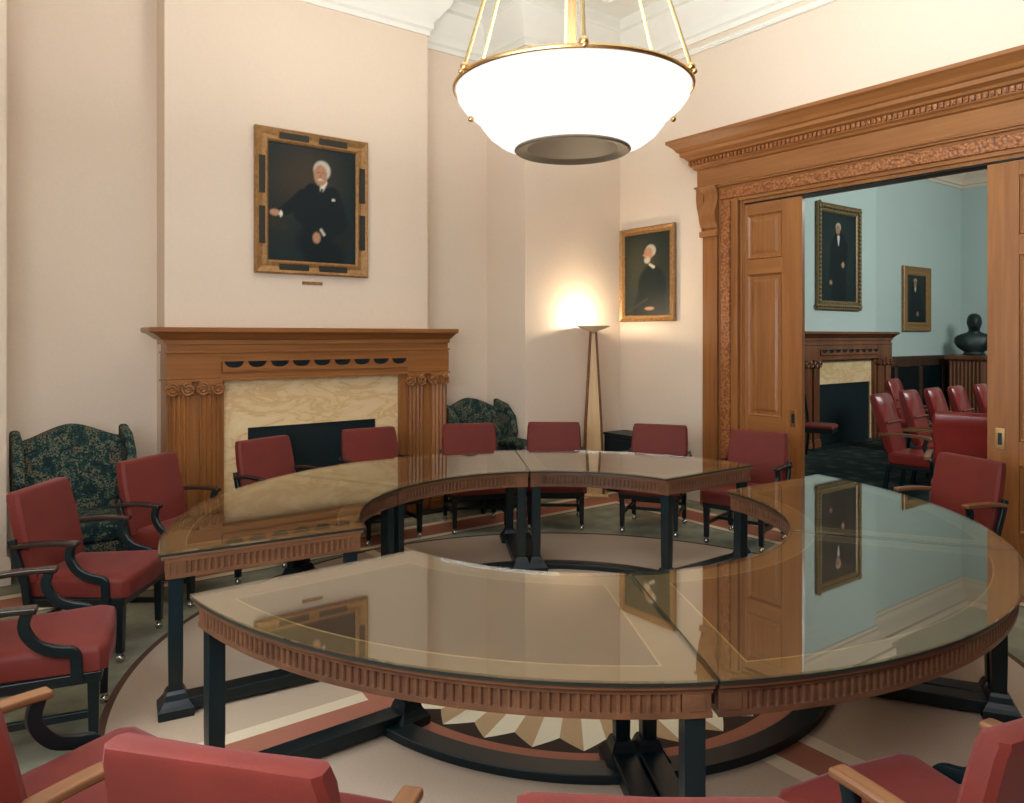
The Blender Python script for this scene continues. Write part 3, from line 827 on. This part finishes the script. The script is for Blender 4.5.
spots = [
 (at_angle(126.1), 'red armchair between the left floral wing chair and the oak pilasters of the mantelpiece'),
 (at_angle(105.2, 2.69, 4), 'red armchair in front of the left side of the black firebox'),
 (at_angle(86.3), 'red armchair in front of the right side of the black firebox'),
 (at_angle(67.8, 2.66), 'red armchair in front of the half-hidden floral wing chair right of the mantelpiece'),
 (at_angle(51.7), 'red armchair directly left of the tall floor lamp'),
 (at_angle(32.1), 'red armchair in front of the low black cabinet right of the floor lamp'),
 (at_angle(14.3, 2.65), 'red armchair standing against the left oak door surround'),
 (at_angle(-19.7), 'red armchair in front of the right sliding door, behind the glass table'),
 (at_angle(145.2), 'red armchair whose backrest overlaps the large floral wing chair at the left'),
 (at_angle(167.5, 2.64), 'red armchair at the left edge showing only its seat and two curved arms'),
 (at_angle(198.5, 2.72), 'red armchair in the lower left corner with one pale wooden arm across its seat'),
 ((.686, 1.81, D(40.2-90)), 'red armchair seen from behind at the lower left, its top edge shining pink'),
 ((1.235, 1.205, D(51.1-90)), 'red armchair at the bottom middle, only the top of its back in view'),
 ((2.085, .945, D(77-90)), 'red armchair at the lower right corner with one wooden arm and seat in view'),
 (at_angle(275, 2.66), 'shadowed red armchair at the right edge under the dark side of the table'),
]
proto = None
for (x, y, rz), lab in spots:
    o = make_chair(lab) if proto is None else copy_tree(proto)
    proto = proto or o
    o.location = (x, y, 0); o.rotation_euler = (0, 0, rz); o['label'] = lab
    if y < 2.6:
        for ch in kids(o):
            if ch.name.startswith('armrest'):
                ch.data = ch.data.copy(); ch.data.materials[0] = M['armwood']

# ---------------------------------------------------------------- floral wing chairs
def wing_chair(lab):
    t = empty('wing_chair', lab, 'armchair', group='floral wing chairs in the alcoves')
    mb = MB().rects([(-.36, .36, -.30, .36, .14), (-.37, .37, -.31, .37, .30), (-.37, .37, -.31, .37, .33)]); mb.build('seat_base', 'floral', t, bevel=.02, seg=3)
    MB().rects([(-.27, .27, -.22, .37, .335), (-.285, .285, -.22, .385, .37), (-.285, .285, -.22, .385, .44), (-.26, .26, -.20, .36, .47)]).build('seat_cushion', 'floral', t, bevel=.015, seg=3)
    # serpentine back
    top = []
    n = 24
    for k in range(n+1):
        u = -1+2*k/n; z = 1.04+.055*math.cos(u*PI*.95)*.9+(.028 if abs(u) > .93 else 0)-.02*abs(u)
        top.append((u*.375, z))
    fr, bk = [], []
    for x, z in top:
        fr.append((x, z))
    poly = [(-.33, .30)]+[(-.37, .75)]+fr+[(.37, .75), (.33, .30)]
    loops = []
    for y, sc in ((.055, .97), (.03, 1.0), (-.05, 1.0), (-.07, .97)):
        loops.append([(p[0]*sc, -.30+y-(p[1]-.3)*.16, .65+(p[1]-.65)*sc) for p in poly])
    MB().loft(loops).build('back', 'floral', t, smooth=True)
    for s in (-1, 1):
        pts = [(-.36, .52), (-.12, .60), (-.05, .72), (-.10, .90), (-.24, 1.02), (-.46, 1.07), (-.46, .8)]
        MB().prism([(p[0], p[1]) for p in pts], 0, s*.33, s*.40).build('wing', 'floral', t, bevel=.025, seg=3)
        am = MB().tube(smooth_path([(s*.335, -.28, .60), (s*.34, 0, .61), (s*.345, .24, .60), (s*.345, .30, .57)]), .062, 12)
        am.box(s*.345-.045, s*.345+.045, -.28, .29, .32, .60)
        am.build('arm', 'floral', t, smooth=True)
        for yy in (.30, -.27):
            MB().loft([[(s*.32-h, yy-h, z), (s*.32+h, yy-h, z), (s*.32+h, yy+h, z), (s*.32-h, yy+h, z)] for h, z in ((.016, 0), (.022, .06), (.028, .15))]).build('leg', 'chairwood', t, bevel=.003)
    return t
w1 = wing_chair('dark floral tapestry wing chair in the alcove left of the mantelpiece')
w1.location = (.735, 6.26, 0); w1.rotation_euler = (0, 0, D(180+1))
w2 = copy_tree(w1); w2['label'] = 'dark floral tapestry wing chair in the alcove right of the mantelpiece'
w2.location = (4.545, 6.46, 0); w2.rotation_euler = (0, 0, D(180))

# ---------------------------------------------------------------- floor lamp, low cabinet
def torchiere(x, y):
    t = empty('floor_lamp', 'tall tapering floor lamp with a shallow dish throwing light up the corner wall', 'lamp', (x, y, 0), D(-40))
    MB().rects([(-.16, .16, -.16, .16, 0), (-.16, .16, -.16, .16, .02), (-.13, .13, -.13, .13, .03)]).build('base', 'lampwood', t, bevel=.004)
    for sx, sy in ((-1, -1), (1, -1), (1, 1), (-1, 1)):
        MB().bar([(sx*.108, sy*.108, .03), (sx*.085, sy*.085, .8), (sx*.03, sy*.03, 1.82)], .02, .02).build('rib', 'armwood', t, bevel=.003)
    MB().loft([[(-h, -h, z), (h, -h, z), (h, h, z), (-h, h, z)] for h, z in ((.10, .03), (.078, .8), (.026, 1.80))]).build('shaft', 'lampwood', t)
    n = 36
    M['dish'] = plain('pale_lamp_dish', lin(240,214,172), .4, .4)
    prof = [(.028, 1.80), (.06, 1.825), (.13, 1.852), (.185, 1.878), (.19, 1.885), (.18, 1.885), (.12, 1.862), (.05, 1.845), (.02, 1.842)]
    MB().lathe(prof, (0, 0), n).build('dish', 'dish', t, smooth=True)
    MB().lathe([(.001, 1.842), (.045, 1.846), (.05, 1.86), (.03, 1.872), (.001, 1.874)], (0, 0), 16).build('bulb', emis('halogen_bulb', (1, .78, .5), 60), t, smooth=True)
    return t
LX, LY = 5.72, 6.17
torchiere(LX, LY)
cb = empty('low_cabinet', 'low black cabinet on the floor against the wall right of the floor lamp', 'cabinet', (6.18, 5.85, 0))
MB().box(-.17, .17, -.45, .45, .04, .64).build('body', 'blackmetal', cb, bevel=.008)
MB().box(-.18, .18, -.46, .46, .64, .665).build('top', 'blackmetal', cb, bevel=.005)
for k in (-1, 1): MB().box(-.176, -.166, min(.02*k, .42*k), max(.02*k, .42*k), .08, .60).build('door', 'blackmetal', cb, bevel=.004)
MB().box(-.15, .15, -.42, .42, 0, .04).build('plinth', 'black', cb)

# ---------------------------------------------------------------- pendant bowl light
PX, PY, PZ = 2.89, 3.295, 3.19
pl = empty('pendant_light', 'large white glass bowl light hanging on brass rods above the ring of tables', 'lamp', (PX, PY, 0))
prof = [(.680, PZ+.004), (.668, PZ-.05), (.640, PZ-.09), (.590, PZ-.135), (.552, PZ-.165), (.530, PZ-.20), (.490, PZ-.25), (.430, PZ-.295), (.36, PZ-.325), (.322, PZ-.338)]
inner = [(r-.012, z+.006) for r, z in reversed(prof)]
m_glass = emis('opal_glass', (1, .98, .95), 1.15)
MB().lathe(prof+inner, (0, 0), 64, cap=False).build('bowl_shade', m_glass, pl, smooth=True)
MB().loft([[( (.686+.012*math.cos(q))*math.cos(2*PI*i/64), (.686+.012*math.cos(q))*math.sin(2*PI*i/64), PZ+.008+.014*math.sin(q)) for i in range(64)] for q in [2*PI*j/8 for j in range(9)]], cap=False).build('rim', 'brass', pl, smooth=True)
MB().lathe([(.334, PZ-.332), (.338, PZ-.342), (.326, PZ-.350), (.30, PZ-.345), (.22, PZ-.318), (.10, PZ-.305), (.02, PZ-.304), (.02, PZ-.295), (.31, PZ-.325)], (0, 0), 48).build('bottom_dish', plain('dish_bronze', lin(128,114,94), .5, .5, .45, var=.12, scale=4), pl, smooth=True)
cam_yaw = D(-36.65)
for k in range(6):
    a = D(-90+60*k)+cam_yaw
    e = Vector((math.cos(a), math.sin(a)))
    r0 = .70
    rod = MB().tube([(e.x*r0, e.y*r0, PZ+.03), (e.x*.05, e.y*.05, 5.30)], .0105, 8).build('rod', 'brassrod', pl, smooth=True)
    MB().ball((e.x*r0, e.y*r0, PZ+.022), .026, 12, 8).ball((e.x*(r0+.02), e.y*(r0+.02), PZ-.004), .016, 10, 6).build('knob', 'brass', rod, smooth=True)
for q in (2, 62, 118, 178):
    a2 = D(q)+cam_yaw; e2 = Vector((math.cos(a2), math.sin(a2)))
    MB().ball((e2.x*.592, e2.y*.592, PZ-.15), .018, 10, 6).build('stud', 'brass', pl, smooth=True)
MB().tube([(0, 0, PZ-.30), (0, 0, 5.35)], .024, 12).build('stem', plain('stem_brass', lin(118,92,58), .5, .4), pl, smooth=True)
MB().lathe([(.10, 5.26), (.14, 5.30), (.16, 5.38), (.16, ZC)], (0, 0), 24).build('canopy', 'brassrod', pl, smooth=True)

# ---------------------------------------------------------------- the room beyond
struct(MB().prism([(6.601, 7.4), (6.601, BA), (10.55, BA), (10.55, BB), (13.18, BB), (13.18, BA), (17.32, BA), (17.32, 7.4)], 2, 0, ZC).build('wall_far_back', 'farwall'), 'pale grey papered fireplace wall of the next room', 'wall')
struct(MB().box(17.32, 17.5, -3.2, 7.4, 0, ZC).build('wall_far_right', 'farwall'), 'pale grey papered end wall of the next room', 'wall')
struct(MB().box(6.601, 17.5, -3.4, -3.2, 0, ZC).build('wall_far_front', 'farwall'), 'pale grey papered wall of the next room, out of view', 'wall')
struct(MB().box(6.601, 6.611, -3.2, OB0-.05, 0, ZC).box(6.601, 6.611, OB1+.05, 7.15, 0, ZC).box(6.601, 6.611, OB0-.05, OB1+.05, 3.17, ZC).build('wall_far_left', 'farwall'), 'pale grey papered wall of the next room around the doorway', 'wall')
struct(MB().box(6.601, 17.5, -3.4, 7.4, ZC, ZC+.1).build('ceiling', 'ceil'), 'white ceiling of the next room', 'ceiling')
run('trim_5', [(6.611, BA), (10.55, BA), (10.55, BB), (13.18, BB), (13.18, BA), (17.32, BA), (17.32, -3.2)], cornice_profile(), 'wall', 'cream cornice of the next room')
fireplace(9.17, 'far_oak', 'far_oak', 'shade-darkened oak mantelpiece and fireplace of the next room under the full-length portrait', .99, 1.90, 3.52)  # same mantel, with its shade put into the wood colour
wn = empty('wainscot', 'dark oak wainscot with framed panels in the corner of the next room', 'wainscot'); wn['kind'] = 'structure'
M['wains'] = wood('wainscot_oak', lin(90,62,46), lin(50,38,32), 2)
MB().box(13.32, 17.32, BA-.05, BA, 0, 1.33).box(17.27, 17.32, 2.0, BA, 0, 1.33).build('backing', 'darkleg', wn)
f = MB().box(13.32, 17.32, BA-.085, BA, 1.30, 1.38).box(13.32, 17.32, BA-.075, BA, 0, .16).box(13.32, 17.32, BA-.07, BA, 1.18, 1.30)
for x in (13.32, 14.32, 15.32, 16.32, 17.2): f.box(x, x+.12, BA-.07, BA, .16, 1.20)
f.box(17.235, 17.32, 2.0, BA, 1.30, 1.38).box(17.25, 17.32, 2.0, BA, 1.18, 1.30)
for y in (2.2, 3.4, 4.6, 5.8, 6.9): f.box(17.25, 17.32, y, y+.12, 0, 1.20)
f.build('frame', 'wains', wn)
# reeded pedestal and bust
pd = empty('pedestal', 'reeded dark oak pedestal under the bust in the far corner', 'pedestal', (16.45, 6.55, 0), 0)
MB().box(-.42, .42, -.36, .36, 0, .12).box(-.38, .38, -.32, .32, .12, 1.30).build('body', 'far_oak', pd, bevel=.01)
MB().box(-.44, .44, -.38, .38, 1.30, 1.38).build('top', 'far_oak', pd, bevel=.01)
rd = MB()
for k in range(11): rd.tube([(-.35+.07*k, -.32, .16), (-.35+.07*k, -.32, 1.26)], .024, 8)
for k in range(9): rd.tube([(-.38, -.28+.07*k, .16), (-.38, -.28+.07*k, 1.26)], .024, 8)
rd.build('reeding', 'far_oak', pd, smooth=True)
def bust(x, y, z, rz):
    secs = []   # z, rx, ry, cy
    prof = [(0, .20, .15, 0), (.03, .205, .155, 0), (.06, .16, .13, 0), (.09, .20, .14, 0), (.14, .28, .16, 0), (.21, .335, .17, 0), (.29, .36, .17, -.005), (.36, .35, .16, -.01), (.41, .29, .14, -.015), (.445, .18, .12, -.012), (.47, .11, .10, 0), (.50, .098, .098, .012), (.53, .10, .108, .02), (.56, .11, .125, .03), (.60, .118, .138, .03), (.65, .126, .145, .025), (.70, .128, .148, .02), (.75, .124, .144, .015), (.795, .107, .127, .01), (.83, .072, .088, .005), (.845, .022, .03, 0)]
    n = 32; loops = []
    for zz, rx, ry, cy in prof:
        l = []
        for i in range(n):
            a = 2*PI*i/n; px, py = rx*math.cos(a), cy+ry*math.sin(a)
            fr = max(0, math.sin(a))
            if .53 < zz < .74:
                nose = math.exp(-((a-PI/2)/.22)**2)*math.exp(-((zz-.625)/.032)**2)*.045
                brow = math.exp(-((zz-.69)/.02)**2)*.012*fr
                eye = -math.exp(-((zz-.66)/.02)**2)*.016*(math.exp(-((a-PI/2-.42)/.2)**2)+math.exp(-((a-PI/2+.42)/.2)**2))
                chin = math.exp(-((a-PI/2)/.35)**2)*math.exp(-((zz-.545)/.03)**2)*.025
                mouth = -math.exp(-((a-PI/2)/.3)**2)*math.exp(-((zz-.585)/.010)**2)*.006
                py += nose+brow+eye+chin+mouth
                ear = (math.exp(-((a-.05)/.14)**2)+math.exp(-((a-PI+.05)/.14)**2)+math.exp(-((a-2*PI-.05)/.14)**2))*math.exp(-((zz-.65)/.04)**2)*.022
                px *= 1+ear/rx
            if .16 < zz < .42:   # coat lapels
                py += .018*math.exp(-((abs(a-PI/2)-.35-(zz-.16))/.12)**2)
            l.append((px, py, zz))
        loops.append(l)
    o = MB().loft(loops).build('portrait_bust', 'bronze', smooth=True)
    tag(o, 'dark bronze bust of a man on the pedestal in the far corner', 'sculpture')
    ss = o.modifiers.new('sub', 'SUBSURF'); ss.levels = 1; ss.render_levels = 2
    o.location = (x, y, z); o.rotation_euler = (0, 0, rz)
bust(16.45, 6.55, 1.38, D(120))

# red leather armchairs of the next room (face +y locally)
def leather_chair(lab):
    t = empty('leather_armchair', lab, 'chair', group='red leather armchairs in the next room')
    MB().rects([(-.255, .255, -.24, .30, .33), (-.26, .26, -.25, .315, .36), (-.26, .26, -.25, .315, .43), (-.255, .255, -.23, .29, .465)]).build('seat', 'redleather', t, bevel=.02, seg=3)
    loops = []
    for z, th, hw in ((.44, .07, .21), (.50, .10, .222), (.80, .105, .23), (.98, .10, .232), (1.06, .085, .226), (1.09, .05, .215), (1.10, .02, .20)):
        y = -.25-(z-.44)*.28; q = .02 if th > .05 else .006
        loops.append([(-hw, y-th/2+q, z), (-hw+q, y-th/2, z), (hw-q, y-th/2, z), (hw, y-th/2+q, z), (hw, y+th/2-q, z), (hw-q, y+th/2, z), (0, y+th/2+.012, z), (-hw+q, y+th/2, z), (-hw, y+th/2-q, z)])
    MB().loft(loops).build('backrest', 'redleather', t, smooth=True)
    MB().tube([(-.21, -.27, .79), (.21, -.27, .79)], .012, 6).build('lumbar_seam', 'redleather', t, smooth=True)
    for s in (-1, 1):
        a = MB().bar(smooth_path([(s*.28, -.33, .66), (s*.285, -.1, .675), (s*.285, .16, .665), (s*.28, .20, .645)]), .05, .03, side=(1, 0, 0)).build('armrest', 'armwood', t, bevel=.008)
        MB().bar(smooth_path([(s*.28, .17, .65), (s*.28, .14, .56), (s*.28, .19, .46), (s*.28, .23, .36)]), .03, .04, side=(1, 0, 0)).build('arm_support', 'chairwood', a, bevel=.005)
        for yy, k in ((.25, 0), (-.24, -.05)):
            MB().bar([(s*.25, yy, .34), (s*.25, yy+k, .0)], .045, .045).build('leg', 'chairwood', t, bevel=.004)
    MB().box(-.27, .27, -.25, .27, .29, .335).build('seat_frame', 'chairwood', t, bevel=.005)
    return t
fl = [
 ((8.70, 4.02), 276, 'first of the row of red leather armchairs, nearest the far fireplace'),
 ((9.53, 4.10), 276, 'second of the row of red leather armchairs beyond the doorway'),
 ((10.17, 4.10), 276, 'third of the row of red leather armchairs beyond the doorway'),
 ((10.83, 4.10), 276, 'fourth of the row of red leather armchairs beyond the doorway'),
 ((11.56, 4.08), 276, 'last visible of the row of red leather armchairs, cut off by the right door'),
 ((11.85, 5.45), 276, 'dark red leather armchair behind the row, in front of the far wainscot'),
 ((7.49, 3.06), 20, 'red leather armchair with its plain back towards the viewer just beyond the doorway'),
]
lp = None
for (x, y), ang, lab in fl:
    o = leather_chair(lab) if lp is None else copy_tree(lp); lp = lp or o
    o.location = (x, y, 0); o.rotation_euler = (0, 0, D(ang-90)); o['label'] = lab
# small side chair by the far fire
sc = empty('side_chair', 'small dark wooden side chair with a red seat by the far fireplace', 'chair', (10.09, 6.08, 0), D(200))
MB().rects([(-.21, .21, -.20, .21, .43), (-.22, .22, -.21, .22, .445), (-.22, .22, -.21, .22, .475), (-.19, .19, -.18, .19, .495)]).build('seat', 'redseat', sc, bevel=.01)
MB().box(-.215, .215, -.205, .215, .38, .43).build('seat_frame', 'chairwood', sc)
for s in (-1, 1):
    MB().bar([(s*.19, .19, 0), (s*.19, .19, .40)], .035, .035).build('leg', 'chairwood', sc)
    MB().bar(smooth_path([(s*.19, -.22, 0), (s*.19, -.19, .42), (s*.19, -.25, .92)]), .032, .035).build('leg', 'chairwood', sc)
MB().bar([(-.2, -.25, .88), (.2, -.25, .88)], .02, .08).bar([(-.2, -.215, .64), (.2, -.215, .64)], .02, .05).build('backrest', 'chairwood', sc)

# ---------------------------------------------------------------- lights
def area(name, loc, target, sx, sy, power, col):
    d = bpy.data.lights.new(name, 'AREA'); d.shape = 'RECTANGLE'; d.size = sx; d.size_y = sy; d.energy = power; d.color = col
    o = bpy.data.objects.new(name, d); COL.objects.link(o); o.location = loc
    o.rotation_euler = (Vector(target)-Vector(loc)).to_track_quat('-Z', 'Y').to_euler(); return o
def point(name, loc, power, col, r=.05):
    d = bpy.data.lights.new(name, 'POINT'); d.energy = power; d.color = col; d.shadow_soft_size = r
    o = bpy.data.objects.new(name, d); COL.objects.link(o); o.location = loc; return o
area('pendant_uplight', (PX, PY, PZ-.05), (PX, PY, 5), .9, .9, 175, (1, .985, .96))
point('torchiere_uplight', (LX, LY, 1.93), 22, (1, .84, .62), .03)
area('window_daylight', (-.60, 2.2, 2.6), (6, 2.6, 3.9), 3.6, 3.0, 300, (.80, .92, 1.0))
hw_ = area('wall_wash_high', (-.60, 1.2, 4.2), (6.4, 2.6, 4.35), 2.2, 1.1, 60, (.74, .90, 1.0)); hw_.data.spread = D(62)  # unseen narrow light added to whiten the wall above the doorway
area('fill_behind', (.35, -.86, 2.9), (1.6, 3.0, .5), 1.8, 2.0, 150, (.97, .97, 1.0))  # unseen fill added behind the viewer to brighten the near chair backs
area('far_room_daylight', (12.0, 0.5, 4.9), (12.0, 5.5, 2.6), 4, 2, 410, (.90, .98, .97))

# ---------------------------------------------------------------- world, camera, colour
W = bpy.data.worlds.new('World'); S.world = W; W.use_nodes = True
W.node_tree.nodes['Background'].inputs[0].default_value = (.5, .6, .65, 1)
W.node_tree.nodes['Background'].inputs[1].default_value = .2
cd = bpy.data.cameras.new('camera'); cam = bpy.data.objects.new('camera', cd); COL.objects.link(cam)
cd.sensor_width = 36; cd.lens = 36*750/1024
cd.shift_y = -(401.5-336)/1024
cd.clip_start = .05
cam.location = (0, 0, H_CAM); cam.rotation_euler = (PI/2, 0, cam_yaw)
S.camera = cam
S.view_settings.view_transform = 'Standard'
S.view_settings.look = 'None'
S.view_settings.gamma = 1
S.view_settings.use_curve_mapping = False
S.view_settings.exposure = -0.14
